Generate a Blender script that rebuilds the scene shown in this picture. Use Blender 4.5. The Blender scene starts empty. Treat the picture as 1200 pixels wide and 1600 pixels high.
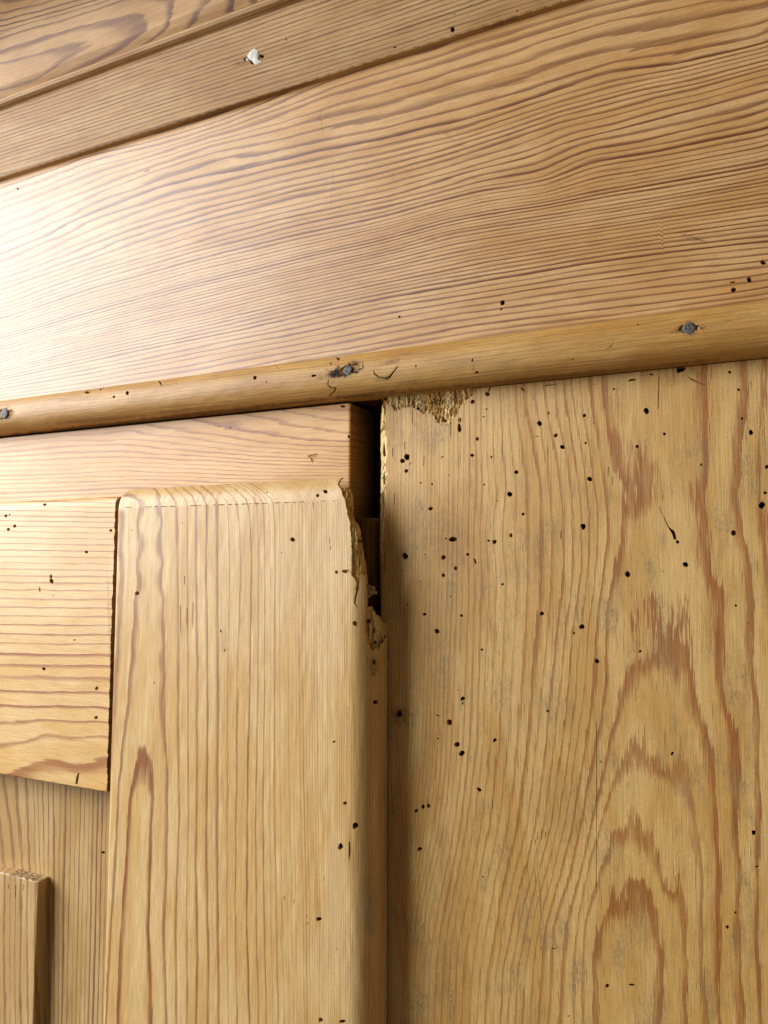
import bpy, math
import numpy as np
from mathutils import Vector, Matrix
from mathutils.geometry import delaunay_2d_cdt

# ------------------------------------------------------------------ camera
# World: X right along the wardrobe front, Z up, front faces -Y. Lengths below
# are millimetres until they are linked (scaled to metres).
FPX = 1172.0                     # focal length in photo pixels (photo 1200 x 1600)
up_c = np.array([40.0, 15900.0, -FPX]); up_c /= np.linalg.norm(up_c)     # world +Z in camera space
lf_c = np.array([-2527.0, -80.0, -FPX]); lf_c -= up_c*lf_c.dot(up_c); lf_c /= np.linalg.norm(lf_c)
X_c = -lf_c; Z_c = up_c; Y_c = np.cross(Z_c, X_c)
R = np.array([X_c, Y_c, Z_c])    # camera -> world
DIST = 211.0
CAM = -(R @ np.array([0, 0, -1.0]))*DIST        # the axis meets the plane depth 0 at the origin
scene = bpy.context.scene
cd = bpy.data.cameras.new('camera'); cam = bpy.data.objects.new('camera', cd)
scene.collection.objects.link(cam); scene.camera = cam
cd.sensor_fit = 'VERTICAL'; cd.sensor_height = 36; cd.sensor_width = 27
cd.lens = 36*FPX/1600; cd.clip_start = 0.005; cd.clip_end = 50
M = Matrix(R.tolist()).to_4x4(); M.translation = Vector((CAM/1000).tolist()); cam.matrix_world = M

# ------------------------------------------------------------------ light: one big window to the left
w = bpy.data.worlds.new("World"); scene.world = w; w.use_nodes = True
bg = w.node_tree.nodes['Background']; bg.inputs[0].default_value = (1.0, 0.84, 0.62, 1); bg.inputs[1].default_value = 0.135
def window_lamp(az, el, dist, sx, sy, power, col):
    a, e = math.radians(az), math.radians(el)
    p = Vector((-math.sin(a)*math.cos(e), -math.cos(a)*math.cos(e), math.sin(e)))*dist
    l = bpy.data.lights.new('window_light', 'AREA'); l.shape = 'RECTANGLE'; l.size = sx; l.size_y = sy
    l.energy = power; l.color = col
    o = bpy.data.objects.new('window_light', l); scene.collection.objects.link(o)
    o.location = p; o.rotation_euler = (-p).to_track_quat('-Z', 'Y').to_euler()
    return o
window_lamp(59, 18, 0.85, 0.74, 0.62, 16.0, (0.91, 0.955, 1.0))
scene.view_settings.view_transform = 'Standard'; scene.view_settings.look = 'None'
scene.view_settings.exposure = 0.0; scene.view_settings.gamma = 1.0
scene.cycles.max_bounces = 6

# ------------------------------------------------------------------ projection helpers (mm)
def ray(px, py):
    px = np.asarray(px, float); py = np.asarray(py, float)
    d = np.stack([px-600, 800-py, np.full(px.shape, -FPX)], -1)
    return d @ R.T
def P(px, py, d=0.0):            # pixel -> (u, v) on the plane at depth d in front of depth 0
    r = ray(px, py); t = (-d-CAM[1])/r[..., 1]
    return CAM[0]+r[..., 0]*t, CAM[2]+r[..., 2]*t
def proj(xyz):                   # world mm -> pixel
    c = (np.asarray(xyz)-CAM) @ R
    z = np.maximum(-c[..., 2], 5)
    return np.stack([600+FPX*c[..., 0]/z, 800-FPX*c[..., 1]/z], -1)

rng = np.random.default_rng(7)
def vnoise(x, y, seed=0):        # smooth value noise in -1..1
    def h(i, j):
        n = (i.astype(np.int64)*374761393 + j.astype(np.int64)*668265263 + seed*2147483647) & 0xffffffff
        n = ((n ^ (n >> 13))*1274126177) & 0xffffffff
        return ((n ^ (n >> 16)) & 0xffff)/32767.5-1
    i, j = np.floor(x), np.floor(y); fx, fy = x-i, y-j
    fx = fx*fx*(3-2*fx); fy = fy*fy*(3-2*fy)
    a = h(i, j)*(1-fx)+h(i+1, j)*fx; b = h(i, j+1)*(1-fx)+h(i+1, j+1)*fx
    return a*(1-fy)+b*fy

def in_poly(pts, poly):
    x, y = pts[:, 0], pts[:, 1]; r = np.zeros(len(pts), bool); n = len(poly)
    for i in range(n):
        x0, y0 = poly[i]; x1, y1 = poly[(i+1) % n]
        if y0 == y1: continue
        r ^= ((y0 > y) != (y1 > y)) & (x < (x1-x0)*(y-y0)/(y1-y0)+x0)
    return r
def seg_dist(pts, poly, closed=True):
    d = np.full(len(pts), 1e9); n = len(poly)
    for i in range(n if closed else n-1):
        a = np.array(poly[i]); b = np.array(poly[(i+1) % n]); ab = b-a
        t = np.clip(((pts-a)@ab)/max(ab@ab, 1e-12), 0, 1)
        d = np.minimum(d, np.hypot(*(pts-a-t[:, None]*ab).T))
    return d

# ------------------------------------------------------------------ growth ring fields
def densify(line, step=22):
    out = []
    for (x0, y0), (x1, y1) in zip(line[:-1], line[1:]):
        n = max(1, int(math.hypot(x1-x0, y1-y0)/step))
        for k in range(n): out.append((x0+(x1-x0)*k/n, y0+(y1-y0)*k/n))
    out.append(line[-1]); return out
class Rings:
    """growth ring number as a smooth function, from a few followed rings"""
    def __init__(self, lines, points=(), step=22, c=9.0, lam=2.0):
        xy, v = [], []
        for val, ln in lines:
            for p in densify(ln, step): xy.append(p); v.append(val)
        for x, y, val in points: xy.append((x, y)); v.append(val)
        xy = np.array(xy, float); v = np.array(v, float); self.xy = xy; self.c = c
        K = np.sqrt(((xy[:, None]-xy[None])**2).sum(-1)+c*c)
        K -= lam*np.eye(len(xy))*1.0
        Q = np.c_[np.ones(len(xy)), xy/1000]
        A = np.block([[K, Q], [Q.T, np.zeros((3, 3))]])
        s = np.linalg.solve(A, np.r_[v, 0, 0, 0]); self.w = s[:-3]; self.p = s[-3:]
    def __call__(self, px):
        out = np.empty(len(px))
        for i in range(0, len(px), 20000):
            q = px[i:i+20000]
            q = np.c_[np.clip(q[:, 0], -250, 1450), np.clip(q[:, 1], -250, 1850)]
            D = np.sqrt((q[:, :1]-self.xy[:, 0])**2+(q[:, 1:]-self.xy[:, 1])**2+self.c**2)
            out[i:i+20000] = D@self.w+self.p[0]+q@self.p[1:]/1000
        return out

# ------------------------------------------------------------------ mesh building
def link(name, verts, faces, mat, parent=None, attrs=None, smooth=True):
    me = bpy.data.meshes.new(name)
    me.from_pydata((np.asarray(verts)/1000).tolist(), [], faces)
    me.materials.append(mat)
    if attrs:
        for k, a in attrs.items():
            at = me.attributes.new(k, 'FLOAT', 'POINT'); at.data.foreach_set('value', np.asarray(a, np.float32))
    if smooth: me.polygons.foreach_set('use_smooth', [True]*len(me.polygons))
    o = bpy.data.objects.new(name, me); scene.collection.objects.link(o)
    if parent is not None: o.parent = parent
    return o

class Surf:
    """a piece of wood: a front sheet over parameters (s, t), cut by an outline and by holes, with walls going back"""
    def __init__(self, fn, s, t, plane=None): self.plane = plane; self.fn = fn; self.s = np.asarray(s, float); self.t = np.asarray(t, float)
    def at(self, st):
        st = np.asarray(st, float).reshape(-1, 2); return self.fn(st[:, 0], st[:, 1])
    def inv(self, pts):          # photo pixel -> (s, t)
        pts = np.asarray(pts, float).reshape(-1, 2)
        if self.plane is not None: return np.stack(P(pts[:, 0], pts[:, 1], self.plane(pts[:, 0])), 1)
        ss = np.linspace(self.s[0], self.s[-1], 90); tt = np.linspace(self.t[0], self.t[-1], 90)
        S, T = np.meshgrid(ss, tt); g = np.c_[S.ravel(), T.ravel()]; pg = proj(self.at(g))
        out = []
        for p in pts:
            q = g[np.argmin(((pg-p)**2).sum(1))].copy()
            for _ in range(12):
                e = 0.01
                f0 = proj(self.at(q))[0]; fs = proj(self.at(q+[e, 0]))[0]; ft = proj(self.at(q+[0, e]))[0]
                J = np.c_[(fs-f0)/e, (ft-f0)/e]
                if abs(np.linalg.det(J)) < 1e-6: break
                dq = np.linalg.solve(J, p-f0); m = np.abs(dq).max()
                if m > 2: dq *= 2/m
                q = q+dq
                if m < 1e-4: break
            out.append(q)
        return np.array(out)
    def normal_in(self, st):
        e = 0.02; a = self.at(st); b = self.at(np.asarray(st)+[e, 0]); c = self.at(np.asarray(st)+[0, e])
        n = np.cross(b-a, c-a); n /= np.linalg.norm(n, axis=1)[:, None]
        n[n[:, 1] < 0] *= -1
        return n
    def build(self, name, mat, parent, ring, lw=None, outline=None, holes=(), back=15.0, blobs=(), relief=None, dirty=0.0):
        s, t = self.s, self.t
        if outline is None:
            outline = np.array([(s[0], t[0]), (s[-1], t[0]), (s[-1], t[-1]), (s[0], t[-1])])
        # densify outline
        dn = []
        for a, b in zip(outline, np.roll(outline, -1, 0)):
            n = max(1, int(np.linalg.norm(b-a)/0.8))
            for k in range(n): dn.append(a+(b-a)*k/n)
        outline = np.array(dn)
        S, T = np.meshgrid(s, t); g = np.c_[S.ravel(), T.ravel()]
        g = g+rng.uniform(-.004, .004, g.shape)
        keep = in_poly(g, outline)
        bb = seg_dist(g, outline) > 0.12
        g = g[keep & bb]
        H = []
        for poly, depth, tilt in holes:
            c = poly.mean(0); r = np.abs(poly-c).max()+0.5
            near = np.where((np.abs(g-c) < r).all(1))[0]
            if len(near):
                q = g[near]; bad = in_poly(q, poly) | (seg_dist(q, poly) < 0.10)
                g = np.delete(g, near[bad], 0)
            if in_poly(c[None], outline)[0]: H.append((poly, depth, tilt))
        pts = [outline]+[h[0] for h in H]+[g]
        edges = []; k = 0
        for p in pts[:-1]:
            n = len(p); edges += [(k+i, k+(i+1) % n) for i in range(n)]; k += n
        allp = np.vstack(pts)
        r = delaunay_2d_cdt([Vector(p) for p in allp.tolist()], edges, [], 0, 1e-5)
        V = np.array([(v.x, v.y) for v in r[0]]); F = np.array([f for f in r[2] if len(f) == 3])
        c = V[F].mean(1); ok = in_poly(c, outline)
        for poly, _, _ in H:
            lo, hi = poly.min(0), poly.max(0)
            m = np.where(ok & (c[:, 0] > lo[0]) & (c[:, 0] < hi[0]) & (c[:, 1] > lo[1]) & (c[:, 1] < hi[1]))[0]
            if len(m): ok[m[in_poly(c[m], poly)]] = False
        F = F[ok]
        X = self.at(V)
        if relief is not None: X = X+relief(V, X)
        # orient to -Y
        a, b, cc = X[F[:, 0]], X[F[:, 1]], X[F[:, 2]]
        n = np.cross(b-a, cc-a); flip = n[:, 1] > 0
        F[flip] = F[flip][:, ::-1]
        px = proj(X); lwv = np.ones(len(V)) if lw is None else lw(px); rv = ring(px, V) if ring else np.zeros(len(V))
        stain = np.zeros(len(V)); deep = np.zeros(len(V))
        for bl in blobs:
            bx, by, rx, ry, ang, st = bl
            ca, sa = math.cos(math.radians(ang)), math.sin(math.radians(ang))
            dx, dy = px[:, 0]-bx, px[:, 1]-by
            q = np.hypot((dx*ca-dy*sa)/rx, (dx*sa+dy*ca)/ry)
            q = q+0.35*vnoise(px[:, 0]/6, px[:, 1]/6, 3)+0.2*vnoise(px[:, 0]/2.5, px[:, 1]/2.5, 4)
            stain = np.maximum(stain, st*np.clip((1.25-q)*1.8, 0, 1))
        verts = [X]; faces = F.tolist(); rvs = [rv]; lws = [lwv]; sts = [stain]; dps = [deep]; N = len(X)
        def extra(xyz, fs, ringv, dp):
            nonlocal N
            faces.extend([[i+N for i in f] for f in fs]); verts.append(xyz); rvs.append(ringv); lws.append(np.full(len(xyz), .8))
            sts.append(np.zeros(len(xyz))); dps.append(dp); N += len(xyz)
        def rim(poly):
            q = self.at(poly)
            if relief is not None: q = q+relief(poly, q)
            return q
        if back > 0:
            q = rim(outline); n = len(q); q2 = q.copy(); q2[:, 1] += back
            rr = ring(proj(q), outline) if ring else np.zeros(n)
            extra(np.vstack([q, q2]), [[i, (i+1) % n, n+(i+1) % n, n+i] for i in range(n)], np.r_[rr, rr+.6], np.r_[np.full(n, dirty*.5), np.full(n, dirty)])  # side walls darkened towards the back: joint dirt and gap shade
        for poly, depth, tilt in H:
            q = rim(poly); n = len(q); ni = self.normal_in(poly.mean(0)[None])[0]
            off = ni*depth+np.array([tilt[0], 0, tilt[1]])*depth
            cen = q.mean(0); q1 = cen+(q-cen)*0.93+off*0.3; q2 = cen+(q-cen)*0.8+off
            rr = np.full(n, 0.3); dk = min(1.0, .25+depth/3.0)  # shade painted into the holes, darker with depth
            fs = [[i, (i+1) % n, n+(i+1) % n, n+i] for i in range(n)]+[[n+i, n+(i+1) % n, 2*n+(i+1) % n, 2*n+i] for i in range(n)]+[list(range(2*n, 3*n))]
            extra(np.vstack([q, q1, q2]), fs, np.tile(rr, 3), np.r_[np.full(n, .0), np.full(n, dk*.8), np.full(n, dk)])
        o = link(name, np.vstack(verts), faces, mat, parent,
                 dict(ring=np.concatenate(rvs), stain=np.concatenate(sts), bore=np.concatenate(dps), late=np.concatenate(lws)))
        # walls flat
        sm = np.ones(len(faces), bool); sm[len(F):] = False
        o.data.polygons.foreach_set('use_smooth', sm)
        return o
    def hole(self, px, py, rx, ry=None, depth=6.0, ang=0, tilt=None):
        """an exit hole of a woodworm, from its place in the photo"""
        ry = ry or rx
        c, ex, ey = self.inv([(px, py), (px+2, py), (px, py+2)])
        J = np.c_[(ex-c)/2, (ey-c)/2]
        n = 9 if max(rx, ry) < 2.2 else 14
        a = np.arange(n)*2*math.pi/n
        rr = 1+rng.uniform(-.14, .14, n)+0.10*np.sin(2*a+rng.uniform(0, 6))
        x, y = rx*np.cos(a)*rr, ry*np.sin(a)*rr
        ca, sa = math.cos(math.radians(ang)), math.sin(math.radians(ang))
        loc = np.stack([x*ca-y*sa, x*sa+y*ca])
        if tilt is None: tilt = rng.uniform(-.25, .25, 2)
        return (c+(J@loc).T, depth, tilt)
    def slit(self, pts, depth=3.0):
        return (self.inv(pts), depth, (0, 0))

def lin(a, b, step): return np.linspace(a, b, max(2, int(round((b-a)/step))+1))
def arcs(a, r, n=8): return a+r*np.sin(np.linspace(0, math.pi/2, n))

# ------------------------------------------------------------------ materials
def srgb(r, g, b):
    f = lambda c: (c/255/12.92 if c/255 <= .04045 else ((c/255+.055)/1.055)**2.4)
    return (f(r), f(g), f(b), 1)
class NT:
    def __init__(self, nt): self.nt = nt
    def n(self, typ, **kw):
        x = self.nt.nodes.new(typ)
        for k, v in kw.items(): setattr(x, k, v)
        return x
    def put(self, sock, v):
        if hasattr(v, 'is_output'): self.nt.links.new(v, sock)
        else: sock.default_value = v
    def math(self, op, a, b=0.0, c=0.0, clamp=False):
        x = self.n('ShaderNodeMath', operation=op, use_clamp=clamp)
        self.put(x.inputs[0], a); self.put(x.inputs[1], b); self.put(x.inputs[2], c); return x.outputs[0]
    def ramp(self, v, a, b, lo=0.0, hi=1.0, smooth=True):
        x = self.n('ShaderNodeMapRange', interpolation_type='SMOOTHSTEP' if smooth else 'LINEAR')
        self.put(x.inputs[0], v); self.put(x.inputs[1], a); self.put(x.inputs[2], b)
        self.put(x.inputs[3], lo); self.put(x.inputs[4], hi); return x.outputs[0]
    def noise(self, vec, scale=1.0, detail=2.0, rough=.5):
        x = self.n('ShaderNodeTexNoise'); self.put(x.inputs['Vector'], vec)
        x.inputs['Scale'].default_value = scale; x.inputs['Detail'].default_value = detail; x.inputs['Roughness'].default_value = rough
        return x.outputs[0]
    def scale(self, vec, v):
        x = self.n('ShaderNodeVectorMath', operation='MULTIPLY'); self.put(x.inputs[0], vec); x.inputs[1].default_value = v; return x.outputs[0]
    def mix(self, f, a, b, mode='MIX'):
        x = self.n('ShaderNodeMix', data_type='RGBA', blend_type=mode)
        self.put(x.inputs[0], f); self.put(x.inputs[6], a); self.put(x.inputs[7], b); return x.outputs[2]

STREAK = 1.3
def pine(name, along='z', early=(214, 178, 124), late=(164, 104, 58), early2=(204, 160, 104), j1=.35, j2=.10,
         wmin=.22, wmax=.5, contrast=1.0, rough=.42, spec=.5, weather=.0, seed=0.0, bump=.5, streak=1.0, coat=0.0):
    streak *= STREAK
    m = bpy.data.materials.new(name); m.use_nodes = True; nt = m.node_tree; nt.nodes.clear(); T = NT(nt)
    out = T.n('ShaderNodeOutputMaterial'); bs = T.n('ShaderNodeBsdfPrincipled'); nt.links.new(bs.outputs[0], out.inputs[0])
    tc = T.n('ShaderNodeTexCoord'); mp = T.n('ShaderNodeMapping'); nt.links.new(tc.outputs['Object'], mp.inputs['Vector'])
    mp.inputs['Scale'].default_value = (1000, 1000, 1000); mp.inputs['Location'].default_value = (seed*37, seed*11, seed*53)
    v = mp.outputs[0]                                            # millimetres
    def st(l, c): return T.scale(v, (1/l, 1/c, 1/c) if along == 'x' else (1/c, 1/c, 1/l))
    ring = T.n('ShaderNodeAttribute', attribute_name='ring').outputs['Fac']
    stain = T.n('ShaderNodeAttribute', attribute_name='stain').outputs['Fac']
    bore = T.n('ShaderNodeAttribute', attribute_name='bore').outputs['Fac']
    late_a = T.n('ShaderNodeAttribute', attribute_name='late').outputs['Fac']
    r = T.math('MULTIPLY_ADD', T.math('SUBTRACT', T.noise(st(45, 3.0), 1, 2), .5), j1*2.2, ring)
    r = T.math('MULTIPLY_ADD', T.math('SUBTRACT', T.noise(st(9, .8), 1, 2), .5), j2*2.6, r)
    r = T.math('MULTIPLY_ADD', T.math('SUBTRACT', T.noise(st(5.5, .24), 1, 2), .5), j2*2.2, r)
    fl = T.math('FLOOR', r); fr = T.math('SUBTRACT', r, fl)
    wn = T.n('ShaderNodeTexWhiteNoise', noise_dimensions='1D'); T.put(wn.inputs['W'], T.math('ADD', fl, 17.3+seed))
    wn2 = T.n('ShaderNodeTexWhiteNoise', noise_dimensions='1D'); T.put(wn2.inputs['W'], T.math('ADD', fl, 91.7+seed))
    width = T.ramp(wn.outputs['Value'], 0, 1, wmin, wmax, False)
    a = T.math('SUBTRACT', 1.0, T.math('MULTIPLY', width, 1.3)); b = T.math('SUBTRACT', 1.0, T.math('MULTIPLY', width, .45))
    L = T.math('MULTIPLY', T.ramp(fr, a, b), T.ramp(fr, .93, 1.0, 1, 0))
    amp = T.ramp(wn2.outputs['Value'], 0, 1, .62, 1.0, False)
    brk = T.ramp(T.noise(st(22, 1.6), 1, 2), .28, .50, .75, 1.0)
    L = T.math('MULTIPLY', T.math('MULTIPLY', L, amp), T.math('MULTIPLY', brk, T.math('MULTIPLY', late_a, contrast)))
    # base wood
    big = T.ramp(T.noise(st(40, 9), 1, 3, .6), .40, .60)
    col = T.mix(big, srgb(*early), srgb(*early2))
    col = T.mix(L, col, srgb(*late))
    fib = T.noise(st(9, .17), 1, 3, .65)
    fib2 = T.noise(st(26, .55), 1, 2, .6)
    k = T.math('ADD', T.ramp(fib, .36, .64, 1-.13*streak, 1+.10*streak, False), T.ramp(fib2, .38, .62, -.03*streak, .03*streak, False))
    k = T.math('ADD', k, T.ramp(T.noise(v, 2.2, 3, .75), .4, .6, -.05, .05, False))
    kc = T.n('ShaderNodeCombineXYZ'); [T.put(kc.inputs[i], k) for i in range(3)]
    col = T.mix(1.0, col, kc.outputs[0], 'MULTIPLY')
    # resin-brown flecks and greyed patches
    flk = T.ramp(T.noise(st(2.6, .16), 1, 2, .7), .60, .70)
    col = T.mix(T.math('MULTIPLY', flk, .30), col, srgb(120, 84, 48))
    spk = T.ramp(T.noise(v, 2.6, 2, .8), .62, .72)
    col = T.mix(T.math('MULTIPLY', spk, .4), col, srgb(110, 84, 56))
    if weather > 0:
        g = T.ramp(T.noise(st(16, 7), 1, 4, .7), .50, .72)
        g = T.math('MULTIPLY', g, T.ramp(T.noise(st(.9, .3), 1, 3, .8), .38, .62))
        col = T.mix(T.math('MULTIPLY', g, weather*1.1), col, srgb(140, 118, 82))
        o_ = T.ramp(T.noise(st(30, 4), 1, 3, .6), .52, .74)
        col = T.mix(T.math('MULTIPLY', o_, weather*.7), col, srgb(208, 160, 88))
        ck = T.ramp(T.noise(st(7, .26), 1, 2, .5), .63, .69)
        ckm = T.ramp(T.noise(v, .09, 2, .5), .46, .58)
        col = T.mix(T.math('MULTIPLY', T.math('MULTIPLY', ck, ckm), weather*.8), col, srgb(88, 66, 42))
    sn = T.math('MULTIPLY', stain, T.math('MULTIPLY', T.ramp(T.noise(st(3, .4), 1, 3, .8), .3, .62, .45, 1.15), T.ramp(T.noise(v, 1.6, 3, .8), .3, .6, .6, 1.1)), clamp=True)
    col = T.mix(sn, col, srgb(42, 27, 18))
    col = T.mix(T.math('MULTIPLY', bore, .95, clamp=True), col, srgb(32, 20, 11))  # shade of holes and gap walls mixed into the colour
    T.put(bs.inputs['Base Color'], col)
    T.put(bs.inputs['Roughness'], T.math('ADD', T.ramp(fib, .2, .8, rough-.05, rough+.09, False), T.math('MULTIPLY', T.math('MAXIMUM', bore, stain), .4)))
    T.put(bs.inputs['Specular IOR Level'], T.math('MULTIPLY', T.math('SUBTRACT', 1.0, bore), spec))
    if coat: bs.inputs['Coat Weight'].default_value = coat; bs.inputs['Coat Roughness'].default_value = .30
    h = T.math('MULTIPLY', L, .45)
    h = T.math('MULTIPLY_ADD', fib, .9, h)
    h = T.math('MULTIPLY_ADD', T.noise(v, 3.2, 3, .65), .5, h)
    h = T.math('MULTIPLY_ADD', T.noise(v, .12, 1, .4), 1.2, h)
    bp = T.n('ShaderNodeBump'); bp.inputs['Strength'].default_value = bump; bp.inputs['Distance'].default_value = .00012
    T.put(bp.inputs['Height'], h); nt.links.new(bp.outputs[0], bs.inputs['Normal'])
    return m

M_frieze = pine('pine_frieze', 'x', early=(210, 163, 107), early2=(199, 147, 87), late=(104, 56, 24), j1=.45, j2=.07, wmin=.3, wmax=.58, seed=1, rough=.37, spec=.58, coat=.06, contrast=1.0)
M_batten = pine('pine_batten', 'x', early=(190, 148, 94), early2=(176, 130, 74), late=(104, 64, 38), j1=.4, j2=.10, seed=2, rough=.55, spec=.35, bump=.9)
M_crown = pine('pine_crown', 'x', early=(192, 148, 96), early2=(176, 130, 76), late=(104, 64, 40), j1=.2, j2=.07, seed=3, rough=.55, spec=.35, contrast=1.15)
M_bead = pine('pine_bead', 'x', early=(202, 154, 84), early2=(184, 132, 60), late=(164, 116, 62), contrast=.75, j1=.8, j2=.2, seed=4, rough=.48, weather=.5)
M_rail = pine('pine_rail', 'x', early=(226, 174, 108), early2=(216, 158, 84), late=(154, 88, 36), contrast=.9, j1=.45, j2=.10, seed=5, rough=.42, coat=.1)
M_door_rail = pine('pine_door_rail', 'x', early=(230, 188, 126), early2=(222, 174, 102), late=(160, 92, 46), j1=.12, j2=.05, seed=6, rough=.40, wmin=.2, wmax=.38, coat=.12)
M_stile = pine('pine_stile', 'z', early=(225, 188, 129), early2=(216, 172, 108), late=(146, 84, 46), j1=.09, j2=.07, seed=7, rough=.40, wmin=.15, wmax=.42)
M_side = pine('pine_side', 'z', early=(218, 176, 108), early2=(203, 155, 84), late=(150, 78, 20), j1=.22, j2=.17, seed=8, rough=.46, weather=.85, wmin=.25, wmax=.45, bump=.6)
M_panel = pine('pine_panel', 'z', early=(204, 168, 112), early2=(192, 152, 94), late=(138, 96, 64), j1=.3, j2=.1, seed=9, rough=.42)
M_mould = pine('pine_moulding', 'z', early=(206, 170, 114), early2=(194, 154, 98), late=(138, 98, 66), j1=.3, j2=.14, seed=10, rough=.45)
M_raw = pine('pine_raw_break', 'z', early=(240, 210, 148), early2=(222, 176, 100), late=(150, 96, 36), j1=.3, j2=.3, seed=11, rough=.8, spec=.15, streak=2.4, bump=1.0)
M_raw2 = pine('pine_grimy_edge', 'z', early=(150, 112, 66), early2=(126, 90, 50), late=(84, 56, 28), seed=14, rough=.7, spec=.15)  # darker pine for the door edge block
M_dark = pine('pine_inner', 'z', early=(96, 66, 36), early2=(76, 50, 26), late=(54, 36, 20), seed=12, rough=.8, spec=.1)  # dark tone stands in for the shade behind the gaps

def simple(name, col, rough, metal=0.0, bump=.3, scale=4.0, col2=None):
    m = bpy.data.materials.new(name); m.use_nodes = True; nt = m.node_tree; T = NT(nt); bs = nt.nodes['Principled BSDF']
    tc = T.n('ShaderNodeTexCoord'); v = T.scale(tc.outputs['Object'], (1000, 1000, 1000))
    n = T.noise(v, scale, 3, .7)
    T.put(bs.inputs['Base Color'], T.mix(T.ramp(n, .35, .65), srgb(*col), srgb(*(col2 or col))))
    bs.inputs['Roughness'].default_value = rough; bs.inputs['Metallic'].default_value = metal
    bp = T.n('ShaderNodeBump'); bp.inputs['Strength'].default_value = bump; bp.inputs['Distance'].default_value = .0002
    T.put(bp.inputs['Height'], n); nt.links.new(bp.outputs[0], bs.inputs['Normal'])
    return m
M_nail = simple('nail_iron', (112, 108, 104), .6, .45, 1.0, 2.2, (58, 50, 46))
M_filler = simple('white_filler', (236, 232, 220), .8, 0, .8, 3.0, (206, 196, 176))
M_fray = simple('frayed_end', (226, 214, 190), .85, 0, 1.0, 2.0, (150, 130, 104))

# ------------------------------------------------------------------ the wardrobe
root = bpy.data.objects.new('wardrobe', None); scene.collection.objects.link(root)
root.location = (0, 0, 0)
root['label'] = 'old honey coloured pine wardrobe corner with woodworm holes, broken door edge and horizontal moulding'
root['category'] = 'wardrobe'

def flat(d, u0, u1, v0, v1, step=.6, edge=(0, 0, 0, 0), wob=0.0):
    """a planar board at depth d with small eased edges (left, right, bottom, top)"""
    def fn(s, t):
        drop = np.zeros(len(s))
        for r, q in zip(edge, (s-u0, u1-s, t-v0, v1-t)):
            if r:
                x = np.clip(1-q/r, 0, 1); drop += r*(1-np.sqrt(np.maximum(0, 1-x*x)))
        dd = d-drop+wob*vnoise(s/23, t/31, 5)
        return np.stack([s, -dd, t], 1)
    def lines(a, b, ea, eb):
        l = [lin(a, b, step)]
        if ea: l.append(a+ea*(1-np.cos(np.linspace(0, math.pi/2, 5)))[:-1])
        if eb: l.append(b-eb*(1-np.cos(np.linspace(0, math.pi/2, 5)))[:-1])
        return np.unique(np.round(np.concatenate(l), 4))
    return Surf(fn, lines(u0, u1, edge[0], edge[1]), lines(v0, v1, edge[2], edge[3]))

def jag(pts, amp=.8, step=3.0, seed=0):
    """a broken line: the traced points with small uneven steps between them"""
    g = np.random.default_rng(seed); out = []
    for (x0, y0), (x1, y1) in zip(pts[:-1], pts[1:]):
        n = max(1, int(math.hypot(x1-x0, y1-y0)/step))
        for k in range(n):
            f = k/n; j = amp if k else amp*.3
            out.append((x0+(x1-x0)*f+g.uniform(-j, j), y0+(y1-y0)*f+g.uniform(-j, j)))
    out.append(pts[-1]); return out

UL = float(P(0, 800, 0)[0])-45; UR = float(P(1200, 800, 0)[0])+25   # how far the boards run past the frame
VB = float(P(0, 1640, -25)[1])-12

# ---- frieze board
d_f = 2.0
v_bead_top = float(P(600, 549, 2.3)[1]); v_bat = float(P(450, 137.5, 3.9)[1])
fr = flat(d_f, UL, UR, v_bead_top-1, v_bat+2, .8, wob=.12)
frings = Rings([
    (-4, [(900, -60), (1200, -110)]),
    (0, [(150, 262), (250, 236), (350, 205), (450, 168), (520, 140), (600, 114), (675, 93), (750, 66), (850, 36), (950, 6), (1080, -20), (1200, -40)]),
    (3, [(20, 345), (75, 325), (150, 295), (250, 254), (325, 228), (425, 208), (500, 187), (600, 166), (650, 150), (700, 132), (800, 107), (850, 85), (925, 62), (1025, 42), (1100, 27), (1200, 12)]),
    (6, [(0, 400), (50, 380), (150, 332), (250, 296), (350, 272), (450, 250), (600, 218), (725, 190), (825, 158), (950, 118), (1050, 103), (1200, 68)]),
    (12, [(0, 455), (100, 420), (200, 385), (325, 345), (450, 313), (600, 280), (700, 252), (800, 220), (875, 192), (950, 174), (1025, 152), (1100, 135), (1200, 107)]),
    (19, [(0, 500), (150, 450), (300, 410), (450, 372), (600, 340), (750, 300), (850, 285), (925, 255), (1025, 240), (1200, 203)]),
    (29, [(0, 540), (150, 500), (300, 460), (450, 425), (600, 390), (700, 362), (800, 345), (950, 322), (1200, 278)]),
    (37, [(0, 570), (150, 532), (300, 500), (450, 463), (600, 432), (750, 400), (900, 375), (1050, 352), (1200, 330)]),
    (44, [(0, 598), (150, 570), (300, 538), (450, 508), (600, 474), (750, 448), (900, 424), (1050, 405), (1200, 388)]),
    (50, [(0, 630), (150, 612), (300, 590), (450, 562), (600, 535), (750, 510), (900, 490), (1050, 470), (1200, 450)])], step=30, c=20, lam=6)
hs = [fr.hole(*h) for h in [(785, 473, 3.5, 4.5), (1171, 437, 4, 5), (1146, 453, 4), (1193, 410, 4.5), (624, 495, 2), (28, 295, 1.6), (707, 46, 1)]]
hs.append(fr.hole(1145, 441, 4.5, 1.5, .6, -5)); hs.append(fr.hole(783, 483, 1.6, 2.4, 1.0))
hs += [fr.slit([(a, b), (a+c_, b+d_), (a+c_-.3, b+d_+.9), (a-.2, b+.8)], .10) for a, b, c_, d_ in [(500, 168, 4, 36), (612, 262, 3, 22), (492, 482, 14, 10), (470, 338, 16, 9), (520, 260, -3, 60), (742, 205, 60, -24), (840, 430, 5, 6), (560, 440, 9, 7), (1034, 330, 2, 70)]]
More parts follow.
